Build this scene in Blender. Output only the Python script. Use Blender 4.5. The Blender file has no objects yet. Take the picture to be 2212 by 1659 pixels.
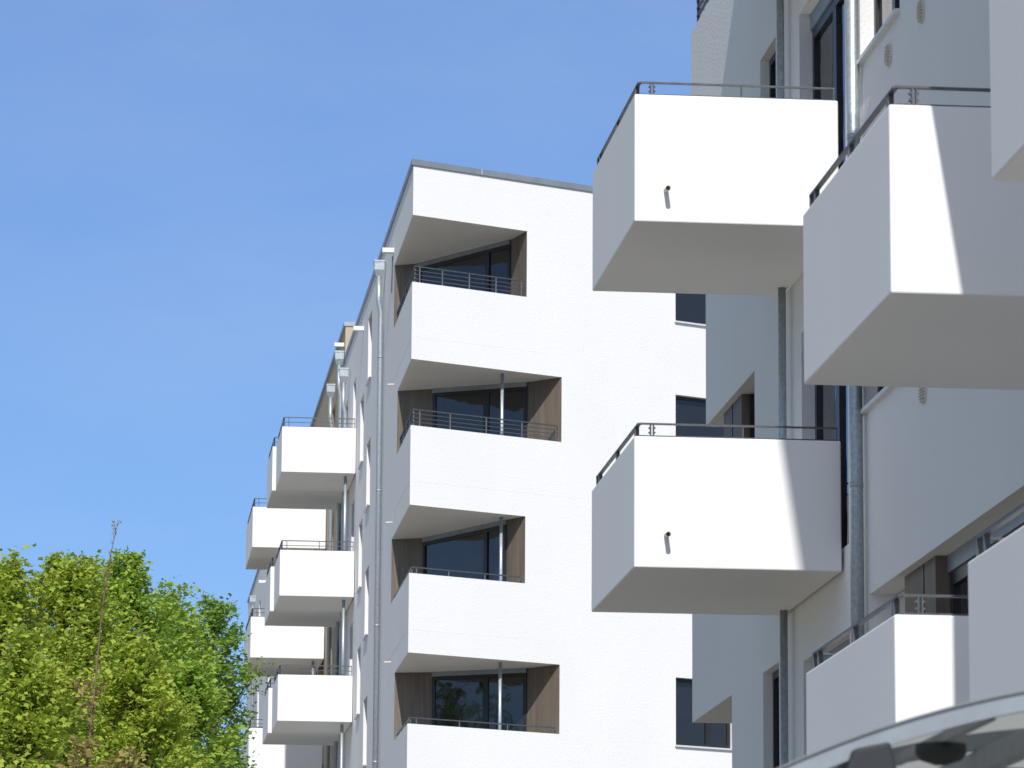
import bpy, math, random
import numpy as np
from mathutils import Vector, Matrix
random.seed(7); rng=np.random.default_rng(11)
SC=bpy.context.scene; COL=SC.collection
H=1.6
# ------------------------------------------------------------------ materials
def newmat(name):
    m=bpy.data.materials.new(name); m.use_nodes=True
    nt=m.node_tree; b=nt.nodes["Principled BSDF"]; return m,nt,b
def N(nt,t,**k):
    n=nt.nodes.new(t)
    for a,v in k.items(): setattr(n,a,v)
    return n
def plaster(name,col,bump=0.6,scale=55,var=0.015,rough=0.92):
    m,nt,b=newmat(name); L=nt.links
    tc=N(nt,"ShaderNodeNewGeometry")
    n1=N(nt,"ShaderNodeTexNoise"); n1.inputs["Scale"].default_value=0.5; n1.inputs["Detail"].default_value=8
    mp=N(nt,"ShaderNodeMapping"); mp.inputs["Scale"].default_value=(1.1,1.1,0.8)
    L.new(tc.outputs["Position"],mp.inputs[0]); L.new(mp.outputs[0],n1.inputs["Vector"])
    r=N(nt,"ShaderNodeValToRGB"); r.color_ramp.elements[0].position=.3; r.color_ramp.elements[1].position=.7
    r.color_ramp.elements[0].color=(*[c*(1-var*1.6) for c in col],1); r.color_ramp.elements[1].color=(*[min(1,c*(1+var*.4)) for c in col],1)
    L.new(n1.outputs[0],r.inputs[0]); L.new(r.outputs[0],b.inputs["Base Color"])
    n2=N(nt,"ShaderNodeTexNoise"); n2.inputs["Scale"].default_value=scale; n2.inputs["Detail"].default_value=3
    L.new(tc.outputs["Position"],n2.inputs["Vector"])
    bp=N(nt,"ShaderNodeBump"); bp.inputs["Strength"].default_value=bump; bp.inputs["Distance"].default_value=0.006
    L.new(n2.outputs[0],bp.inputs["Height"]); L.new(bp.outputs[0],b.inputs["Normal"])
    b.inputs["Roughness"].default_value=rough; b.inputs["Specular IOR Level"].default_value=.2
    return m
def metal(name,col,met,rough,var=.15,scale=14):
    m,nt,b=newmat(name); L=nt.links
    tc=N(nt,"ShaderNodeNewGeometry"); n1=N(nt,"ShaderNodeTexNoise"); n1.inputs["Scale"].default_value=scale; n1.inputs["Detail"].default_value=4
    L.new(tc.outputs["Position"],n1.inputs["Vector"])
    r=N(nt,"ShaderNodeValToRGB"); r.color_ramp.elements[0].position=.35; r.color_ramp.elements[1].position=.65
    r.color_ramp.elements[0].color=(*[c*(1-var) for c in col],1); r.color_ramp.elements[1].color=(*[c*(1+var) for c in col],1)
    L.new(n1.outputs[0],r.inputs[0]); L.new(r.outputs[0],b.inputs["Base Color"])
    b.inputs["Metallic"].default_value=met; b.inputs["Roughness"].default_value=rough
    return m
WHITE=plaster("white_render",(.81,.805,.79),.35,45)
WHITE_F=plaster("white_render_coarse",(.81,.805,.79),1.0,30)
BALC=plaster("white_balcony_paint",(.84,.832,.816),.15,60,.012,.8)
BEIGE=plaster("beige_render",(.46,.38,.28),.6,34)
CREAM=plaster("cream_reveal",(.66,.62,.55),.2,50)
RAIL=metal("dark_steel",(.095,.10,.108),.35,.45)
ZINC=metal("galvanised_steel",(.40,.44,.465),.6,.45,.14,30)
FLASH=metal("zinc_flashing",(.30,.33,.36),.5,.5,.08,4)
FRAME=metal("anthracite_frame",(.022,.024,.027),.1,.4)
TUBE=metal("grey_painted_steel",(.24,.27,.30),.0,.6,.06)
BRACK=metal("dark_grey_casting",(.022,.025,.03),.0,.7,.06)
WHITEMET=metal("white_sheet_metal",(.7,.71,.71),.1,.5,.05)
def wood():
    m,nt,b=newmat("brown_cladding"); L=nt.links
    tc=N(nt,"ShaderNodeNewGeometry"); mp=N(nt,"ShaderNodeMapping"); mp.inputs["Scale"].default_value=(14,14,.7)
    n=N(nt,"ShaderNodeTexNoise"); n.inputs["Scale"].default_value=1.3; n.inputs["Detail"].default_value=6
    L.new(tc.outputs["Position"],mp.inputs[0]); L.new(mp.outputs[0],n.inputs["Vector"])
    r=N(nt,"ShaderNodeValToRGB"); r.color_ramp.elements[0].position=.3; r.color_ramp.elements[1].position=.7
    r.color_ramp.elements[0].color=(.115,.091,.07,1); r.color_ramp.elements[1].color=(.18,.143,.108,1)
    L.new(n.outputs[0],r.inputs[0]); L.new(r.outputs[0],b.inputs["Base Color"]); b.inputs["Roughness"].default_value=.6
    return m
WOOD=wood()
def glass():
    m,nt,b=newmat("window_glass"); L=nt.links
    b.inputs["Base Color"].default_value=(.016,.016,.016,1); b.inputs["Roughness"].default_value=.03
    b.inputs["IOR"].default_value=1.7
    tc=N(nt,"ShaderNodeNewGeometry"); n=N(nt,"ShaderNodeTexNoise"); n.inputs["Scale"].default_value=1.1
    L.new(tc.outputs["Position"],n.inputs["Vector"])
    bp=N(nt,"ShaderNodeBump"); bp.inputs["Strength"].default_value=.25; bp.inputs["Distance"].default_value=.06
    L.new(n.outputs[0],bp.inputs["Height"]); L.new(bp.outputs[0],b.inputs["Normal"])
    return m
GLASS=glass()
def poly_panel():
    m,nt,b=newmat("translucent_polycarbonate"); L=nt.links
    b.inputs["Base Color"].default_value=(.46,.48,.48,1); b.inputs["Roughness"].default_value=1.0; b.inputs["Specular IOR Level"].default_value=.05
    t=N(nt,"ShaderNodeBsdfTranslucent"); t.inputs[0].default_value=(.50,.51,.48,1)
    mx=N(nt,"ShaderNodeMixShader"); mx.inputs[0].default_value=.5
    L.new(b.outputs[0],mx.inputs[1]); L.new(t.outputs[0],mx.inputs[2]); L.new(mx.outputs[0],nt.nodes["Material Output"].inputs[0])
    return m
POLY=poly_panel()
def leafmat(name,c1,c2,tr=.4):
    m,nt,b=newmat(name); L=nt.links
    g=N(nt,"ShaderNodeNewGeometry"); n=N(nt,"ShaderNodeTexNoise"); n.inputs["Scale"].default_value=1.3; n.inputs["Detail"].default_value=3
    L.new(g.outputs["Position"],n.inputs["Vector"])
    add=N(nt,"ShaderNodeMath",operation='MULTIPLY_ADD'); add.inputs[1].default_value=.42
    L.new(g.outputs["Random Per Island"],add.inputs[0])
    sc=N(nt,"ShaderNodeMath",operation='MULTIPLY'); sc.inputs[1].default_value=.65
    L.new(n.outputs[0],sc.inputs[0]); L.new(sc.outputs[0],add.inputs[2])
    r=N(nt,"ShaderNodeValToRGB"); r.color_ramp.elements[0].position=.15; r.color_ramp.elements[1].position=.85
    r.color_ramp.elements[0].color=(*c1,1); r.color_ramp.elements[1].color=(*c2,1)
    L.new(add.outputs[0],r.inputs[0]); L.new(r.outputs[0],b.inputs["Base Color"])
    b.inputs["Roughness"].default_value=.6; b.inputs["Specular IOR Level"].default_value=.25
    t=N(nt,"ShaderNodeBsdfTranslucent"); L.new(r.outputs[0],t.inputs[0])
    mx=N(nt,"ShaderNodeMixShader"); mx.inputs[0].default_value=tr
    L.new(b.outputs[0],mx.inputs[1]); L.new(t.outputs[0],mx.inputs[2])
    L.new(mx.outputs[0],nt.nodes["Material Output"].inputs[0])
    return m
LEAF_Y=leafmat("young_maple_leaves",(.28,.42,.05),(.54,.60,.10),.45)
LEAF_G=leafmat("green_maple_leaves",(.22,.38,.05),(.46,.58,.10),.45)
LEAF_D=leafmat("dark_leaves",(.15,.28,.045),(.34,.48,.08),.42)
LEAF_B=leafmat("bronze_leaves",(.26,.19,.07),(.50,.42,.15))
BARK=plaster("bark",(.10,.075,.055),1,30,.2)
TWIG=plaster("reddish_twig",(.20,.135,.10),.4,30,.2)
# ------------------------------------------------------------------ mesh helper
WORLDLOC={}
class M:
    def __init__(s): s.v=[]; s.f=[]
    def quad(s,*p):
        i=len(s.v); s.v+= [tuple(x) for x in p]; s.f.append(tuple(range(i,i+len(p)))); return s
    def box(s,r0,r1,s0,s1,z0,z1):
        return s.prism([(r0,s0),(r1,s0),(r1,s1),(r0,s1)],z0,z1)
    def prism(s,poly,z0,z1):
        n=len(poly); i=len(s.v)
        s.v+=[(p[0],p[1],z0) for p in poly]+[(p[0],p[1],z1) for p in poly]
        s.f.append(tuple(i+k for k in range(n))[::-1]); s.f.append(tuple(i+n+k for k in range(n)))
        for k in range(n):
            k2=(k+1)%n; s.f.append((i+k,i+k2,i+n+k2,i+n+k))
        return s
    def bar(s,p,q,w,h):
        """flat bar from p to q, w = horizontal width, h = height"""
        p=Vector(p);q=Vector(q);d=(q-p).normalized()
        side=d.cross(Vector((0,0,1)))
        if side.length<1e-3: side=Vector((1,0,0))
        side.normalize(); up=side.cross(d).normalized()
        i=len(s.v)
        for c in (p,q):
            for a,b in ((-1,-1),(1,-1),(1,1),(-1,1)): s.v.append(tuple(c+side*a*w/2+up*b*h/2))
        s.f+=[(i,i+1,i+2,i+3),(i+7,i+6,i+5,i+4)]
        for k in range(4):
            k2=(k+1)%4; s.f.append((i+k,i+4+k,i+4+k2,i+k2))
        return s
    def tube(s,pts,rad,n=10,caps=True):
        pts=[Vector(p) for p in pts]
        if not isinstance(rad,(list,tuple)): rad=[rad]*len(pts)
        rings=[]
        for k,p in enumerate(pts):
            d=(pts[min(k+1,len(pts)-1)]-pts[max(k-1,0)]).normalized()
            a=d.cross(Vector((0,0,1)) if abs(d.z)<.9 else Vector((1,0,0))).normalized(); b=d.cross(a)
            i=len(s.v); rings.append(i)
            for j in range(n):
                t=2*math.pi*j/n; s.v.append(tuple(p+(a*math.cos(t)+b*math.sin(t))*rad[k]))
        for k in range(len(rings)-1):
            for j in range(n):
                j2=(j+1)%n; s.f.append((rings[k]+j,rings[k]+j2,rings[k+1]+j2,rings[k+1]+j))
        if caps:
            s.f.append(tuple(rings[0]+j for j in range(n))); s.f.append(tuple(rings[-1]+j for j in range(n))[::-1])
        return s
    def wall(s,P0,P1,z0,z1,holes,inn):
        """vertical wall sheet with rectangular openings; hole=(a0,a1,z0,z1,depth)"""
        P0=Vector(P0);P1=Vector(P1);L=(P1-P0).length;d=(P1-P0)/L;inn=Vector(inn)
        A=sorted(set([0,L]+[min(max(h[i],0),L) for h in holes for i in (0,1)]))
        Z=sorted(set([z0,z1]+[min(max(h[i],z0),z1) for h in holes for i in (2,3)]))
        pt=lambda a,z,o=0:(P0.x+d.x*a+inn.x*o,P0.y+d.y*a+inn.y*o,z)
        for i in range(len(A)-1):
            for j in range(len(Z)-1):
                am=(A[i]+A[i+1])/2; zm=(Z[j]+Z[j+1])/2
                if any(h[0]<am<h[1] and h[2]<zm<h[3] for h in holes): continue
                s.quad(pt(A[i],Z[j]),pt(A[i+1],Z[j]),pt(A[i+1],Z[j+1]),pt(A[i],Z[j+1]))
        for h in holes:
            if not h[4]: continue
            a0,a1,h0,h1,dp=h
            c=[(a0,h0),(a1,h0),(a1,h1),(a0,h1)]
            for k in range(4):
                p,q=c[k],c[(k+1)%4]
                s.quad(pt(*p),pt(*q),pt(*q,dp),pt(*p,dp))
        return s
    def emit(s,name,mat,parent=None,bevel=0,smooth=False,merge=False,label=None):
        v=np.array(s.v,dtype=float); c=(v.min(0)+v.max(0))/2; 
        me=bpy.data.meshes.new(name); me.from_pydata((v-c).tolist(),[],s.f); me.update()
        if merge or bevel or smooth:
            import bmesh
            bm=bmesh.new(); bm.from_mesh(me)
            if merge: bmesh.ops.remove_doubles(bm,verts=bm.verts,dist=1e-4)
            bmesh.ops.recalc_face_normals(bm,faces=bm.faces); bm.to_mesh(me); bm.free()
        me.materials.append(mat)
        if smooth:
            for p in me.polygons: p.use_smooth=(len(p.vertices)<=4)
        ob=bpy.data.objects.new(name,me); COL.objects.link(ob)
        w=Vector((c[0],c[1],c[2]+H)); WORLDLOC[ob.name]=w; ob.location=w
        if parent is not None:
            ob.parent=parent; ob.matrix_parent_inverse=Matrix.Translation(-WORLDLOC[parent.name])
        if bevel:
            b=ob.modifiers.new("bevel","BEVEL"); b.width=bevel; b.segments=2; b.limit_method='ANGLE'; b.angle_limit=.6
        if label: ob["label"]=label
        return ob
def empty(name,loc,label,cat,group=None):
    e=bpy.data.objects.new(name,None); COL.objects.link(e); e.location=Vector(loc); WORLDLOC[e.name]=Vector(loc)
    e.empty_display_size=.5; e["label"]=label; e["category"]=cat
    if group: e["group"]=group
    return e
# ------------------------------------------------------------------ building parts
def balcony(par,r0,r1,s0,s1,z0,h=1.12,spout=False,detail=True,railh=.115,label=None):
    t=.13; z1=z0+h; zf=z0+.2
    m=M()
    a,b,c,d=(r1,s0),(r0,s0),(r0,s1),(r1,s1)
    a2,b2,c2,d2=(r1,s0+t),(r0+t,s0+t),(r0+t,s1-t),(r1,s1-t)
    P=lambda p,z:(p[0],p[1],z)
    m.v=[P(a,z0),P(b,z0),P(c,z0),P(d,z0),P(a,z1),P(b,z1),P(c,z1),P(d,z1),P(a2,z1),P(b2,z1),P(c2,z1),P(d2,z1),P(a2,zf),P(b2,zf),P(c2,zf),P(d2,zf)]
    m.f=[(0,1,2,3),(0,1,5,4),(1,2,6,5),(2,3,7,6),(4,5,9,8),(5,6,10,9),(6,7,11,10),(8,9,13,12),(9,10,14,13),(10,11,15,14),(12,13,14,15),(0,4,8,12,15,11,7,3)]
    ob=m.emit("balcony",BALC,par,bevel=.012,label=label)
    # railing
    q=M(); i=.05; zr=z1+railh; k_=1.0 if detail else 1.5
    pa,pb,pc,pd=(r1-.02,s0+i),(r0+i,s0+i),(r0+i,s1-i),(r1-.02,s1-i)
    for u,v in ((pa,pb),(pb,pc),(pc,pd)):
        q.bar((*u,zr),(*v,zr),.034,.013*k_); q.bar((*u,z1+.010),(*v,z1+.010),.034,.008)
        if not detail: q.bar((*u,z1+railh*.5),(*v,z1+railh*.5),.02,.015)
    def post(x,y,along):
        if along=='r': q.box(x-.005*k_,x+.005*k_,y-.018,y+.018,z1,zr)
        else: q.box(x-.018,x+.018,y-.005*k_,y+.005*k_,z1,zr)
    for x in ([r0+.145,r0+.17] if detail else [r0+.16]): post(x,s0+i,'r')
    post((r0+r1)/2+.05,s0+i,'r'); post(r1-.03,s0+i,'r')
    for y in (s0+.2,s0+.24,(s0+s1)/2,s1-.24,s1-.07): post(r0+i,y,'s')
    for x in (r0+.16,(r0+r1)/2,r1-.03): post(x,s1-i,'r')
    if detail:
        for zz in (z1+.04,z1+.08):
            q.tube([(r0+.135,s0+i-.012,zz),(r0+.135,s0+i+.02,zz)],.0075,8); q.tube([(r0+.18,s0+i-.012,zz),(r0+.18,s0+i+.02,zz)],.0075,8)
    q.emit("railing",RAIL,ob)
    if spout:
        g=M(); x=r0+.27; z=z0+.27
        g.tube([(x,s0+.02,z+.01),(x,s0-.15,z-.005)],.021,14,False); g.tube([(x,s0-.15,z-.005),(x,s0+.02,z+.01)],.016,14,False)
        g.emit("drain_spout",CREAM,ob,smooth=True)
    return ob
def window(par,P0,P1,z0,z1,mull=(),fr=.06,tr=(),blind=0.0,label=None):
    P0=Vector(P0);P1=Vector(P1);L=(P1-P0).length;d=(P1-P0)/L
    m=M(); pt=lambda a,z:(P0.x+d.x*a,P0.y+d.y*a,z)
    e=fr/2
    m.bar(pt(0,z0+e),pt(L,z0+e),.06,fr); m.bar(pt(0,z1-e-blind),pt(L,z1-e-blind),.06,fr)
    m_bar=lambda a,w:m.prism([(P0.x+d.x*(a-w/2)-d.y*.03,P0.y+d.y*(a-w/2)+d.x*.03),(P0.x+d.x*(a+w/2)-d.y*.03,P0.y+d.y*(a+w/2)+d.x*.03),(P0.x+d.x*(a+w/2)+d.y*.03,P0.y+d.y*(a+w/2)-d.x*.03),(P0.x+d.x*(a-w/2)+d.y*.03,P0.y+d.y*(a-w/2)-d.x*.03)],z0+fr,z1-blind-fr)
    m_bar(e,fr); m_bar(L-e,fr)
    for k in mull: m_bar(L*k,fr*1.7)
    for zz in tr: m.bar(pt(fr,zz),pt(L-fr,zz),.05,fr*.7)
    ob=m.emit("window",FRAME,par,label=label)
    M().quad(pt(.01,z0+.01),pt(L-.01,z0+.01),pt(L-.01,z1-blind-.01),pt(.01,z1-blind-.01)).emit("window_glass",GLASS,ob)
    if blind:
        M().bar(pt(0,z1-blind/2+.002),pt(L,z1-blind/2+.002),.1,blind-.004).emit("shutter_box",FLASH,ob)
    return ob
def sill(par,P0,P1,z,out):
    P0=Vector(P0);P1=Vector(P1);o=Vector(out)
    a=P0-o*.03;b=P1-o*.03
    M().prism([tuple(a-o*.02),tuple(b-o*.02),tuple(b+o*.15),tuple(a+o*.15)],z-.03,z+.004).emit("window_sill",WHITEMET,par)
def downpipe(par,r,s,z0,z1,rad=.05,hopper=True,kink=True):
    m=M(); pts=[(r,s,z0)]
    if kink: pts+=[(r,s,z1-1.0),(r+.0,s,z1-.8),(r-.05,s-.02,z1-.55),(r-.05,s-.02,z1)]
    else: pts+=[(r,s,z1)]
    m.tube(pts,rad,14)
    z=z0+1.2
    while z<z1-1.2:
        m.tube([(r,s,z),(r,s,z+.04)],rad*1.06,14); z+=2.95
    ob=m.emit("downpipe",ZINC,par,smooth=True)
    if hopper:
        g=M(); x=r-.05; a,b=.065,.11
        g.v=[(x-a,s-a,z1-.02),(x+a,s-a,z1-.02),(x+a,s+a,z1-.02),(x-a,s+a,z1-.02),(x-b,s-b,z1+.14),(x+b,s-b,z1+.14),(x+b,s+b,z1+.14),(x-b,s+b,z1+.14),(x-b,s-b,z1+.34),(x+b,s-b,z1+.34),(x+b,s+b,z1+.34),(x-b,s+b,z1+.34)]
        g.f=[(3,2,1,0),(8,9,10,11)]
        for l in (0,4):
            for k in range(4): g.f.append((l+k,l+(k+1)%4,l+4+(k+1)%4,l+4+k))
        g.box(x-b-.01,x+b+.01,s-b-.01,s+b+.01,z1+.31,z1+.35)
        g.emit("rain_hopper",ZINC,ob,bevel=.004)
    return ob
def scupper(par,s,z,r=6.44):
    M().box(r-.25,r+.02,s-.07,s+.07,z-.05,z+.05).emit("roof_scupper",WHITEMET,par,bevel=.006)
# ------------------------------------------------------------------ corner building with loggias
A=Vector((6.44,81.8)); ang=math.radians(64); GD=Vector((math.sin(ang),math.cos(ang))); GN=Vector((-GD.y,GD.x))
SDIR=Vector((0,1)); END1=104.0; GL=12.0; R=Vector((1,0))
B1=empty("apartment_building",(6.44,81.8,0),"white rendered apartment block with sharp corner and recessed corner loggias","building")
roof=19.88
LOG=[ # z parapet, z soffit, B_along, C, D, E_along, mullion, bars
 (17.45,18.83,2.72,(2.20,2.04),(.50,4.62),4.87,.76,4,False),
 (14.52,15.87,3.58,(2.58,2.22),(.72,3.24),3.60,.57,4,True),
 (11.54,12.91,2.72,(2.12,1.70),(.66,4.45),4.75,.76,1,True),
 (8.54,9.95,3.56,(2.61,2.28),(.77,3.29),3.50,.57,1,True)]
gh=[];sh=[]
for L in LOG:
    gh.append((-.01,L[2],L[0],L[1],0)); sh.append((-.01,L[5],L[0],L[1],0))
gwins=[(6.40,7.85,z,z+1.4,.16) for z in (17.36,14.4,11.44,8.48)]
gh+=gwins
swins=[]
for k in range(4): swins.append((93.4-81.8,94.6-81.8,17.7-2.96*k,19.25-2.96*k,.16))
for k in range(4): swins.append((95.8-81.8,97.0-81.8,16.15-2.96*k,17.75-2.96*k,.16))
sdoors=[(98.7-81.8,99.7-81.8,13.46+2.98*k-2.98,15.7+2.98*k-2.98,.16) for k in range(3)]+[(101.7-81.8,103.0-81.8,13.46+2.98*k-2.98,15.7+2.98*k-2.98,.16) for k in range(3)]
sh+=swins+sdoors
G=A+GD*GL
w=M(); w.wall(A,G,-H,roof,gh,GN); w.wall(A,A+SDIR*(END1-81.8),-H,roof,sh,R)
w.wall((G.x,G.y),(G.x,END1),-H,roof,[],(-1,0)); w.wall((A.x,END1),(G.x,END1),-H,roof,[],(0,-1))
w.emit("wall",WHITE_F,B1)
M().quad((A.x,A.y,roof-.05),(G.x,G.y,roof-.05),(G.x,END1,roof-.05),(A.x,END1,roof-.05)).emit("roof",FLASH,B1)
c=M(); ic=lambda d:A+(GN+R)*(d/(1+GN.dot(R)))
p0=ic(-.035);p1=ic(.3)
c.prism([tuple(G+GN*-.035),tuple(p0),tuple(p1),tuple(G+GN*.3)][::-1],roof-.02,roof+.10)
c.prism([tuple(p0),(A.x-.035,END1),(A.x+.3,END1),tuple(p1)][::-1],roof-.02,roof+.10)
for a in (1.6,4.6,7.6): 
    q=A+GD*a-GN*.04; c.box(q.x-.01,q.x+.01,q.y-.01,q.y+.03,roof-.02,roof+.105)
c.emit("roof_coping",FLASH,B1)
for L in LOG:
    zp,zs,ba,Cc,Dd,ea,mu,nb,post=L
    Bp=A+GD*ba; C=A+Vector(Cc); D=A+Vector(Dd); E=A+SDIR*ea; zf=zp-1.1
    I=ic(.15); Bi=Bp+GN*.15; Ei=E+R*.15
    lg=M(); T=lambda p,z:(p[0],p[1],z)
    lg.quad(T(A,zs),T(Bp,zs),T(C,zs),T(D,zs),T(E,zs))
    lg.quad(T(A,zp),T(Bp,zp),T(Bi,zp),T(I,zp)); lg.quad(T(A,zp),T(I,zp),T(Ei,zp),T(E,zp))
    lg.quad(T(I,zp),T(Bi,zp),T(Bi,zf),T(I,zf)); lg.quad(T(I,zp),T(Ei,zp),T(Ei,zf),T(I,zf))
    lg.quad(T(I,zf),T(Bi,zf),T(C,zf),T(D,zf),T(Ei,zf))
    lo=lg.emit("loggia",WHITE,B1)
    # faint render joint across the lower part of each parapet band
    jz=zp-1.12; j=M()
    j.bar(T(A-GN*.0005+GD*.02,jz),T(A+GD*(ba+.5)-GN*.0005,jz),.003,.005); j.bar(T(A-R*.0005+SDIR*.02,jz),T(A+SDIR*(ea+.6)-R*.0005,jz),.003,.005)
    j.emit("render_joint",BALC,lo)
    for u,v in ((Bp,C),(D,E)): M().quad(T(u,zf),T(v,zf),T(v,zs),T(u,zs)).emit("wood_panel",WOOD,lo)
    window(lo,D,C,zf,zs,(mu,),.07,blind=.1)
    q=M(); Br=Bp+GN*.07-GD*.06; Ir=ic(.07); Er=E+R*.07-SDIR*.05
    hh=.34 if nb==4 else .13
    for k in range(nb):
        z=zp+hh-(k*hh/nb) ; th=.022 if k==0 else .014
        q.bar(T(Br,z),T(Ir,z),th*1.6,th); q.bar(T(Ir,z),T(Er,z),th*1.6,th)
    for u,v in ((Br,Ir),(Ir,Er)):
        dd=(v-u); n=4 if nb==4 else 3
        for k in range(n+1):
            p=u+dd*min(max(k/n,.01),.96); q.box(p.x-.012,p.x+.012,p.y-.012,p.y+.012,zp,zp+hh)
    q.emit("railing",RAIL,lo)
    if post:
        pp=A+Vector((1.97,1.35)); M().tube([(pp.x,pp.y,zf),(pp.x,pp.y,zs)],.036,14).emit("steel_post",ZINC,lo,smooth=True)
for h in gwins:
    p=A+GD*h[0]+GN*h[4]; q=A+GD*h[1]+GN*h[4]
    wn=window(B1,p,q,h[2],h[3],(.62,) if h[2]<9 else (),.075 if h[2]<9 else .06)
    sill(wn,A+GD*(h[0]-.03),A+GD*(h[1]+.03),h[2],GN)
for h in swins+sdoors:
    wn=window(B1,(6.44+h[4],81.8+h[0]),(6.44+h[4],81.8+h[1]),h[2],h[3],(),.06)
    if h in swins: sill(wn,(6.44,81.8+h[0]-.03),(6.44,81.8+h[1]+.03),h[2],R)
downpipe(B1,6.34,89.2,-H,19.12,.060); downpipe(B1,6.33,102.9,-H,19.75,.052); downpipe(B1,6.33,101.0,-H,18.95,.052)
scupper(B1,86.9,19.2); scupper(B1,96.2,19.35)
for z in (16.0,13.05,10.1):
    M().tube([(6.46,86.4,z+.2),(6.3,86.4,z+.19)],.018,8).emit("drain_spout",CREAM,B1)
M().tube([(6.42,87.0,19.1),(6.41,87.0,18.3)],.012,6).emit("cable",RAIL,B1)
for k,zt in enumerate((17.32,14.34,11.36,8.38)):
    balcony(B1,4.65,6.42,98.2,101.0,zt-1.1,1.1,detail=False,railh=.23)
    balcony(B1,4.56,6.42,101.06,103.9,zt-1.1,1.1,detail=False,railh=.23)
    if k: 
        M().tube([(6.2,98.5,zt-.9),(6.2,98.5,zt+1.85)],.04,10).emit("steel_post",ZINC,B1,smooth=True)
# ------------------------------------------------------------------ beige block
B2=empty("apartment_building",(6.5,104,0),"long beige rendered apartment block with white box balconies","building")
def rowblock(par,r,s0,s1,top,mat,winss):
    holes=[]
    for (a,b) in winss:
        for k in range(6):
            z=18.0-2.98*k; holes.append((a-s0,b-s0,z,z+1.7 if (b-a)<1.3 else z+1.5,.15))
    m=M(); m.wall((r,s0),(r,s1),-H,top,holes,R); m.wall((r,s0),(r+11,s0),-H,top,[],(0,1)); m.wall((r,s1),(r+11,s1),-H,top,[],(0,-1)); m.wall((r+11,s0),(r+11,s1),-H,top,[],(-1,0))
    m.emit("wall",mat,par)
    M().quad((r,s0,top-.05),(r+11,s0,top-.05),(r+11,s1,top-.05),(r,s1,top-.05)).emit("roof",FLASH,par)
    c=M(); c.box(r-.035,r+.3,s0-.03,s1,top-.01,top+.1); c.box(r+.3,r+11,s0-.03,s0+.3,top-.01,top+.1); c.emit("roof_coping",FLASH,par)
    for h in holes: window(par,(r+.15,s0+h[0]),(r+.15,s0+h[1]),h[2],h[3],(),.07)
rowblock(B2,6.5,104.05,128,21.0,BEIGE,[(105.5,106.6),(108,109.2),(111.5,113.5),(119,120.2)])
downpipe(B2,6.38,107.2,-H,19.7,.055); scupper(B2,104.6,20.6,6.5); scupper(B2,114,19.75,6.5)
for zt in (17.35,14.37,11.39,8.41):
    balcony(B2,4.5,6.47,110.9,113.0,zt-1.1,1.1,detail=False,railh=.23)
    balcony(B2,4.5,6.47,113.06,115.2,zt-1.1,1.1,detail=False,railh=.23)
    M().tube([(6.2,111.2,zt-.9),(6.2,111.2,zt+1.85)],.04,10).emit("steel_post",ZINC,B2,smooth=True)
B3=empty("apartment_building",(6.3,128,0),"far white apartment block with grey roof edge and downpipe","building")
rowblock(B3,6.3,128.05,158,21.0,WHITE_F,[(131,132.2),(139,140.2),(147,148.2)])
downpipe(B3,6.15,149,-H,19.7,.06); scupper(B3,143,19.75,6.3)
# ------------------------------------------------------------------ near building
B4=empty("apartment_building",(6.4,30,0),"near white apartment block with cantilevered box balconies","building")
r=6.4; S0=12.0; S1=43.2; top=15.0
nw=[]
for z in (9.12,6.14,12.1): nw.append((31.8,33.5,z,z+1.45,.15))
nd=[]
for z in (8.13,5.15,2.17,11.11): nd.append((34.2,36.45,z,z+2.25,.15))
ns=[(37.75,38.65,9.05,10.53,.12),(37.75,38.65,3.0,4.57,.12)]
nl=[(27.3,33.3,2.15,4.6,.22)]
cor=[(40.54,43.3,3.1,4.57,0),(39.07,43.3,6.05,7.55,0),(42.2,43.3,7.549,9.07,0),(40.54,43.3,9.07,10.53,0),(39.07,43.3,12.05,13.5,0)]
w=M(); w.wall((r,S0),(r,S1),-H,top,[(h[0]-S0,h[1]-S0,h[2],h[3],h[4]) for h in nw+nd+ns+nl+cor],R)
w.wall((r,S0),(15,S0),-H,top,[],(0,1)); w.wall((15,S0),(15,S1),-H,top,[],(-1,0)); w.wall((9.2,S1),(15,S1),-H,top,[],(0,-1))
w.wall((9.2,38.9),(9.2,S1),-H,top,[],(-1,0)); w.wall((r+.2,38.9),(9.2,38.9),-H,top,[],(0,-1))
w.emit("wall",WHITE_F,B4)
M().quad((r,S0,top-.05),(15,S0,top-.05),(15,S1,top-.05),(r,S1,top-.05)).emit("roof",FLASH,B4)
M().box(r-.035,r+.3,S0,S1+.03,top-.01,top+.1).emit("roof_coping",FLASH,B4)
def cslab(z0,zt,s1,mat=WHITE):
    m=M(); m.box(r+.002,9.2,39.0,s1,z0,z0+.3); m.box(r+.002,9.2,s1-.15,s1,z0+.3,zt); m.box(r+.002,r+.15,39.0,s1-.15,z0+.3,zt)
    return m.emit("loggia",mat,B4)
l1=cslab(4.57,6.05,43.2); l2=cslab(7.55,9.07,42.2); l3=cslab(10.53,12.05,43.2); l4=cslab(1.6,3.1,43.2)
cslab(13.5,14.9,43.2)
wp=M().box(6.47,9.1,40.3,41.45,4.9,7.548).emit("wood_panel",WOOD,l1)
jj=M().box(6.462,6.47,40.86,40.90,4.9,7.54).emit("panel_joint",FRAME,wp)
M().box(6.55,7.2,40.27,40.298,4.9,7.54).emit("window_frame",FRAME,l1)
M().box(6.63,9.1,42.62,42.7,9.0,10.53).emit("wood_panel",WOOD,l2)
q=M()
for k in range(4): q.bar((6.46,40.6,12.13+.085*k),(6.46,43.12,12.13+.085*k),.03,.016); q.bar((6.46,43.12,12.13+.085*k),(9.1,43.12,12.13+.085*k),.03,.016)
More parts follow.
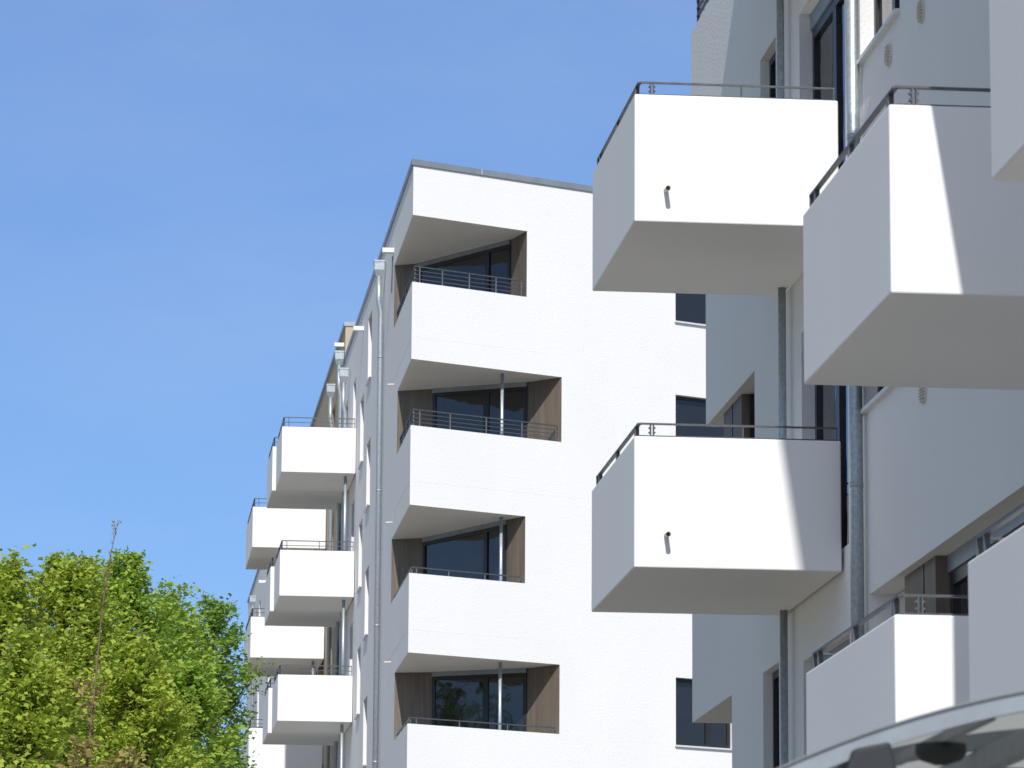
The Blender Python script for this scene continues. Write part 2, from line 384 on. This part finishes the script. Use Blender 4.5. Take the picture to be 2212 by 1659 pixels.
for y in (40.7,41.5,42.3,43.1): q.box(6.45,6.47,y-.02,y+.02,12.05,12.4)
q.emit("railing",RAIL,l3)
for h in nw:
    wn=window(B4,(r+.15,h[0]),(r+.15,h[1]),h[2],h[3],(.5,),.07); sill(wn,(r,h[0]-.04),(r,h[1]+.04),h[2],R)
for h in nd: window(B4,(r+h[4],h[0]),(r+h[4],h[1]),h[2],h[3],(.5,),.09,blind=.16)
for h in ns: window(B4,(r+.12,h[0]),(r+.12,h[1]),h[2],h[3],(),.07)
wp=M().box(6.48,6.62,31.06,32.25,2.15,4.598).emit("wood_panel",WOOD,B4)
for y in (31.5,): M().box(6.472,6.48,y-.015,y+.015,2.15,4.59).emit("panel_joint",FRAME,wp)
M().box(6.625,6.7,32.0,33.3,2.15,4.6).emit("inner_wall",CREAM,B4)
window(B4,(6.62,27.3),(6.62,31.05),2.15,4.6,(.33,.66),.1,blind=.14)
for (y,z) in ((32.22,8.86),(30.9,8.86),(31.0,5.86),(30.9,11.84)):
    m=M(); m.tube([(r+.01,y,z),(r-.018,y,z)],.095,24)
    for k in range(-3,4):
        hw=math.sqrt(.085**2-(k*.024)**2); m.box(r-.034,r-.018,y-hw,y+hw,z+k*.024-.006,z+k*.024+.004)
    m.emit("air_vent",CREAM,B4)
downpipe(B4,6.32,33.42,-H,14.6,.056,hopper=False,kink=False)
for z in (10.90,7.92,4.94):
    balcony(B4,4.605,6.375,34.4,37.33,z,spout=True)
M().box(4.6,6.38,34.4,37.33,13.95,14.15).emit("shadow_slab",BALC,B4,bevel=.01)  # unseen slab, added to cast the slanted shadow edge on the street wall
for a,b in ((-H,4.94),(5.14,7.92),(8.12,10.9),(11.1,13.95)):
    M().tube([(6.31,36.95,a),(6.31,36.95,b)],.036,16).emit("steel_column",ZINC,B4,smooth=True)
for z in (13.88,10.9,7.92,4.94,1.96): balcony(B4,4.58 if z<13 else 4.69,6.38,23.1,26.0,z)
for z,y in ((13.88,21.0),(10.9,21.0),(7.92,21.0),(4.94,20.3),(1.96,21.0)): balcony(B4,4.55,6.38,y-2.9,y,z)
# ------------------------------------------------------------------ arched shelter
SH=empty("bicycle_shelter",(3.4,13.5,0),"arched bicycle shelter roof with grey steel rim and translucent panels","shelter")
cr,cz,RR=3.41,-1.86,3.3
def arc(R_,s,a0=-36,a1=36,n=72): return [(cr+R_*math.sin(math.radians(a0+(a1-a0)*k/n)),s,cz+R_*math.cos(math.radians(a0+(a1-a0)*k/n))) for k in range(n+1)]
for s_ in (12.0,13.5,15.0):
    m=M(); o1=arc(RR,s_-.025);o2=arc(RR,s_+.025);i1=arc(RR-.055,s_-.025);i2=arc(RR-.055,s_+.025)
    for k in range(72):
        m.quad(o1[k],o1[k+1],i1[k+1],i1[k]); m.quad(o2[k],o2[k+1],i2[k+1],i2[k]); m.quad(i1[k],i1[k+1],i2[k+1],i2[k]); m.quad(o1[k],o1[k+1],o2[k+1],o2[k])
    m.emit("steel_arch",TUBE,SH)
m=M(); a2=arc(RR+.004,11.96); b2=arc(RR+.004,15.04)
for k in range(72):
    m.quad(a2[k],a2[k+1],b2[k+1],b2[k])
m.emit("roof_panel",POLY,SH,smooth=False)
for an in (-34,-8,8,20.5,34):
    x=cr+(RR-.09)*math.sin(math.radians(an)); z=cz+(RR-.09)*math.cos(math.radians(an))
    M().box(x-.03,x+.03,12.03,15.05,z-.045,z+.03).emit("roof_purlin",TUBE,SH,bevel=.006)
pp=lambda R_,an:(cr+R_*math.sin(math.radians(an)),cz+R_*math.cos(math.radians(an)))
poly=[pp(RR-.03,-20.9),pp(RR-.045,-19.0),pp(RR-.18,-19.2),pp(RR-.20,-22.2),pp(RR-.09,-21.8)]
m=M(); n_=len(poly)
for s_ in (11.93,12.14): m.v+=[(x,s_,z) for x,z in poly]
m.f=[tuple(range(n_))[::-1],tuple(range(n_,2*n_))]+[(k,(k+1)%n_,n_+(k+1)%n_,n_+k) for k in range(n_)]
m.emit("beam_bracket",BRACK,SH,bevel=.01)
lm=M(); 
lx,ls,lz=2.67,12.75,1.265
lm.tube([(lx,ls,lz+.03),(lx,ls,lz+.0),(lx,ls,lz-.02),(lx,ls,lz-.035)],[.08,.08,.065,.02],24)
lm.emit("ceiling_lamp",BRACK,SH,smooth=True)
M().box(lx-.015,lx+.015,12.03,13.47,lz+.03,lz+.06).emit("lamp_rail",TUBE,SH)
for x,s_ in ((1.55,12.0),(1.55,15.0),(5.27,12.0),(5.27,15.0)):
    M().tube([(x,s_,-H),(x,s_,.78)],.035,12).emit("steel_post",TUBE,SH,smooth=True)
# ------------------------------------------------------------------ vegetation
def leaves(C,sig,size,seed):
    """C: leaf anchor points; each leaf is a six-cornered lobed face"""
    g=np.random.default_rng(seed)
    C=np.asarray(C,float); n=len(C)
    P=C+g.normal(size=(n,3))*np.array(sig)
    a=g.uniform(0,2*np.pi,n); tilt=g.normal(.45,.4,n); sz=size*g.uniform(.55,1.3,n)
    ux=np.stack([np.cos(a)*np.cos(tilt),np.sin(a)*np.cos(tilt),-np.sin(tilt)],1)
    uy=np.stack([-np.sin(a),np.cos(a),np.zeros(n)],1)
    rollv=g.normal(0,.45,n); nz=np.cross(ux,uy); uy=uy*np.cos(rollv)[:,None]+nz*np.sin(rollv)[:,None]
    shape=[(-.5,0),(-.1,-.55),(.08,-.22),(.55,0),(.08,.22),(-.1,.55)]
    V=np.stack([P+ux*(sx*sz)[:,None]+uy*(sy*sz)[:,None] for sx,sy in shape],1).reshape(-1,3)
    return V,len(shape)
def leafobj(name,V,k,mat,parent):
    n=len(V)//k; c=V.mean(0); me=bpy.data.meshes.new(name)
    me.vertices.add(len(V)); me.vertices.foreach_set("co",(V-c).ravel())
    me.loops.add(len(V)); me.loops.foreach_set("vertex_index",np.arange(len(V)))
    me.polygons.add(n); me.polygons.foreach_set("loop_start",np.arange(n)*k); me.polygons.foreach_set("loop_total",np.full(n,k))
    me.update(calc_edges=True); me.validate(); me.materials.append(mat)
    ob=bpy.data.objects.new(name,me); COL.objects.link(ob); w=Vector((c[0],c[1],c[2]+H)); ob.location=w; WORLDLOC[ob.name]=w
    ob.parent=parent; ob.matrix_parent_inverse=Matrix.Translation(-WORLDLOC[parent.name]); return ob
def tree(rr,ss,topz,rad,seed,mat,label,nspray=330,size=.078,zb=2.6,slope=.62,w0=.22,nl=(90,135),group="maple trees beside the apartment row",sc=1.0):
    """crown made of leafy sprays: ascending side branches, each ending in layered leaf fans"""
    g=random.Random(seed)
    T=empty("maple_tree",(rr,ss,0),label,"tree",group)
    tr=M(); pts=[]
    tr.tube([(rr,ss,-H),(rr+.05,ss,.5),(rr-.04,ss+.05,topz-3),(rr,ss,topz-.2)],[.14*sc,.11*sc,.05*sc,.006],10)
    def env(z): return min(rad,w0+slope*max(0,topz-z))
    for k in range(nspray):
        u=g.random()**1.15
        z=topz-.05-u*(topz-zb)
        th=g.uniform(0,2*math.pi); Rr=env(z)*g.uniform(.35,1.18)
        tip=Vector((rr+math.cos(th)*Rr,ss+math.sin(th)*Rr,z+g.uniform(-.12,.36)))
        rise=.5+.55*Rr; root=Vector((rr+math.cos(th)*Rr*.12,ss+math.sin(th)*Rr*.12,tip.z-rise))
        mid=root.lerp(tip,.55)+Vector((0,0,-.10*Rr))
        tr.tube([root,mid,tip],[.014*sc,.008,.003],4,False)
        n=g.randint(*nl)
        for j in range(n):
            t=1-abs(g.gauss(0,.27)); t=max(.25,min(1.04,t))
            p=(mid.lerp(tip,(t-.5)/.5) if t>.5 else root.lerp(mid,t/.5))
            sp=(.06+.12*(1.05-t)+.045*Rr)
            pts.append((p.x+g.gauss(0,sp),p.y+g.gauss(0,sp),p.z+g.gauss(0,.06*sc)+.02))
    V,k=leaves(pts,(.02,.02,.02),size,seed)
    tr.emit("trunk",BARK,T,smooth=True)
    leafobj("crown",V,k,mat,T)
yl="maple tree with fresh yellow green leaves beside white apartments"
gl="maple tree with dense mid green spring leaves"
tree(-.22,60,8.45,1.5,1,LEAF_Y,yl,290,slope=.85)
tree(-1.15,59,8.15,1.4,21,LEAF_Y,yl,200,slope=.85)
tree(.62,62,8.65,1.25,2,LEAF_G,gl,260,slope=.68)
tree(1.28,66,8.82,1.0,3,LEAF_G,gl,220,slope=.58)
tree(2.24,71,9.22,.70,4,LEAF_D,"darker green tree standing close to the balconies",190,slope=.55)
tree(.72,55,6.55,1.2,6,LEAF_Y,yl,190,zb=2.8)
tree(-.75,54,6.5,1.2,8,LEAF_Y,yl,160,zb=2.8)
tree(1.5,60,6.9,.75,9,LEAF_G,gl,140,zb=3)
for i_,(x_,y_,z_) in enumerate(((-22,66,14.5),(-28,58,15.5),(-24,50,13.5))):
    tree(x_,y_,z_,3.6,40+i_,LEAF_D,"tall dense street tree across the way",150,size=.30,zb=1.5,slope=1.1,w0=.6,nl=(35,50),group="tall street trees across the way",sc=2.5)
# thin bare young tree
YT=empty("young_tree",(.05,40,0),"thin nearly bare young tree with reddish twigs and bronze leaves","tree")
g=random.Random(5)
path=[(.03,40,-H),(.05,40,2.5),(.085,40,3.75),(.13,40,4.3),(.19,40,5.2),(.26,40,5.75),(.325,40,6.1)]
m=M(); m.tube(path,[.03,.02,.012,.009,.007,.005,.0025],8)
cl=[]
for k in range(60):
    t=g.uniform(1.2,5.8); i=int(t); f_=t-i; p=Vector(path[i]).lerp(Vector(path[i+1]),f_)
    ln=g.uniform(.02,.07)*(1 if t>3 else 1.8); th=g.uniform(0,6.28)
    q=p+Vector((math.cos(th)*ln*.5,math.sin(th)*ln*.5,ln)); m.tube([p,q],[.004,.002],5); 
    if g.random()<.7: cl.append(tuple(q))
cl2=[(.10+g.uniform(-.1,.1),40+g.uniform(-.1,.1),4.4+g.uniform(-.1,.1)) for _ in range(4)]
low=[(g.uniform(-.25,.65),40+g.uniform(-.25,.25),g.uniform(3.5,3.9)) for _ in range(26)]
for p in low: m.tube([(.05,40,2.5),((p[0]+.05)/2,(p[1]+40)/2,2.85),p],[.009,.006,.002],5,False)
cl2+=low
m.emit("trunk",TWIG,YT,smooth=True)
V1,k=leaves(np.repeat(np.array(cl),3,axis=0),(.012,.012,.018),.028,77)
V2,k=leaves(np.repeat(np.array(cl2),16,axis=0),(.055,.055,.045),.075,78)
leafobj("leaves",np.concatenate([V1,V2]),k,LEAF_B,YT)  # one mesh for both the small twig buds and the leaves
# ------------------------------------------------------------------ ground
m,nt,b=newmat("paving_and_gravel"); L=nt.links
tc=N(nt,"ShaderNodeNewGeometry"); n1=N(nt,"ShaderNodeTexNoise"); n1.inputs["Scale"].default_value=.12; n1.inputs["Detail"].default_value=8
L.new(tc.outputs["Position"],n1.inputs["Vector"]); rp=N(nt,"ShaderNodeValToRGB"); rp.color_ramp.elements[0].position=.4; rp.color_ramp.elements[1].position=.6
rp.color_ramp.elements[0].color=(.172,.16,.132,1); rp.color_ramp.elements[1].color=(.25,.232,.195,1)
L.new(n1.outputs[0],rp.inputs[0]); L.new(rp.outputs[0],b.inputs["Base Color"]); b.inputs["Roughness"].default_value=.95
me=bpy.data.meshes.new("ground"); me.from_pydata([(-2000,-2000,0),(2000,-2000,0),(2000,2000,0),(-2000,2000,0)],[],[(0,1,2,3)]); me.materials.append(m)
go=bpy.data.objects.new("ground",me); COL.objects.link(go); go["kind"]="structure"
# ------------------------------------------------------------------ light
el=math.radians(41); hd=math.atan(.13)
ld=Vector((math.sin(hd)*math.cos(el),math.cos(hd)*math.cos(el),-math.sin(el)))
sl=bpy.data.lights.new("sun","SUN"); sl.energy=4.15; sl.angle=math.radians(.5); sl.color=(1,.977,.945)
so=bpy.data.objects.new("sun",sl); COL.objects.link(so); so.rotation_euler=ld.to_track_quat('-Z','Y').to_euler(); so.location=(-5,-20,30)
W=bpy.data.worlds.new("World"); SC.world=W; W.use_nodes=True; nt=W.node_tree; L=nt.links
bg=nt.nodes["Background"]; sky=nt.nodes.new("ShaderNodeTexSky"); sky.sky_type='NISHITA'; sky.sun_disc=False
sky.sun_elevation=el; sky.sun_rotation=math.atan2(-ld.x,-ld.y); sky.air_density=1.0; sky.dust_density=.4; sky.ozone_density=1.6
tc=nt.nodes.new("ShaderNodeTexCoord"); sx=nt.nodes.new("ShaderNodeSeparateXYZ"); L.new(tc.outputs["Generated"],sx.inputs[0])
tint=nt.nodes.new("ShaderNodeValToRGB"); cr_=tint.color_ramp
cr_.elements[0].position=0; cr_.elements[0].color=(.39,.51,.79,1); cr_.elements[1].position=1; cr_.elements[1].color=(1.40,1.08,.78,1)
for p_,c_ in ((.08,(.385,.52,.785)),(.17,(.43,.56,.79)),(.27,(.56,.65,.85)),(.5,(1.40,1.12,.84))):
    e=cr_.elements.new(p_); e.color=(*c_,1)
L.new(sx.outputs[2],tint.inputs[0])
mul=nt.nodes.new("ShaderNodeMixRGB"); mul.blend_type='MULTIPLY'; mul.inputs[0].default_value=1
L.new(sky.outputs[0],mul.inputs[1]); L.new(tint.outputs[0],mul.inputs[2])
mp=nt.nodes.new("ShaderNodeMapping"); mp.inputs["Scale"].default_value=(3,3,9); mp.inputs["Rotation"].default_value=(.2,.35,0)
n=nt.nodes.new("ShaderNodeTexNoise"); n.inputs["Scale"].default_value=2.2; n.inputs["Detail"].default_value=7; n.inputs["Roughness"].default_value=.6
rp=nt.nodes.new("ShaderNodeValToRGB"); rp.color_ramp.elements[0].position=.42; rp.color_ramp.elements[0].color=(0,0,0,1); rp.color_ramp.elements[1].position=.8; rp.color_ramp.elements[1].color=(.14,.14,.14,1)
mx=nt.nodes.new("ShaderNodeMixRGB"); mx.inputs[2].default_value=(4.2,4.7,5.5,1)
L.new(tc.outputs["Generated"],mp.inputs[0]); L.new(mp.outputs[0],n.inputs["Vector"]); L.new(n.outputs[0],rp.inputs[0]); L.new(rp.outputs[0],mx.inputs[0])
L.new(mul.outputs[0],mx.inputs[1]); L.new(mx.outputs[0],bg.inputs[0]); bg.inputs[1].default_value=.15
# ------------------------------------------------------------------ camera
cam=bpy.data.cameras.new("camera"); co=bpy.data.objects.new("camera",cam); COL.objects.link(co); SC.camera=co
cam.sensor_width=36; cam.lens=9000/2212*36; cam.clip_end=5000; cam.clip_start=.5
pitch=math.atan(1686/9000)
co.matrix_world=Matrix.Translation((0,0,H))@Matrix.Rotation(-.1032,4,'Z')@Matrix.Rotation(math.pi/2+pitch,4,'X')@Matrix.Rotation(.0065,4,'Z')
cam.dof.use_dof=True; cam.dof.focus_distance=58; cam.dof.aperture_fstop=10
SC.view_settings.view_transform='Standard'; SC.view_settings.look='None'; SC.view_settings.exposure=0
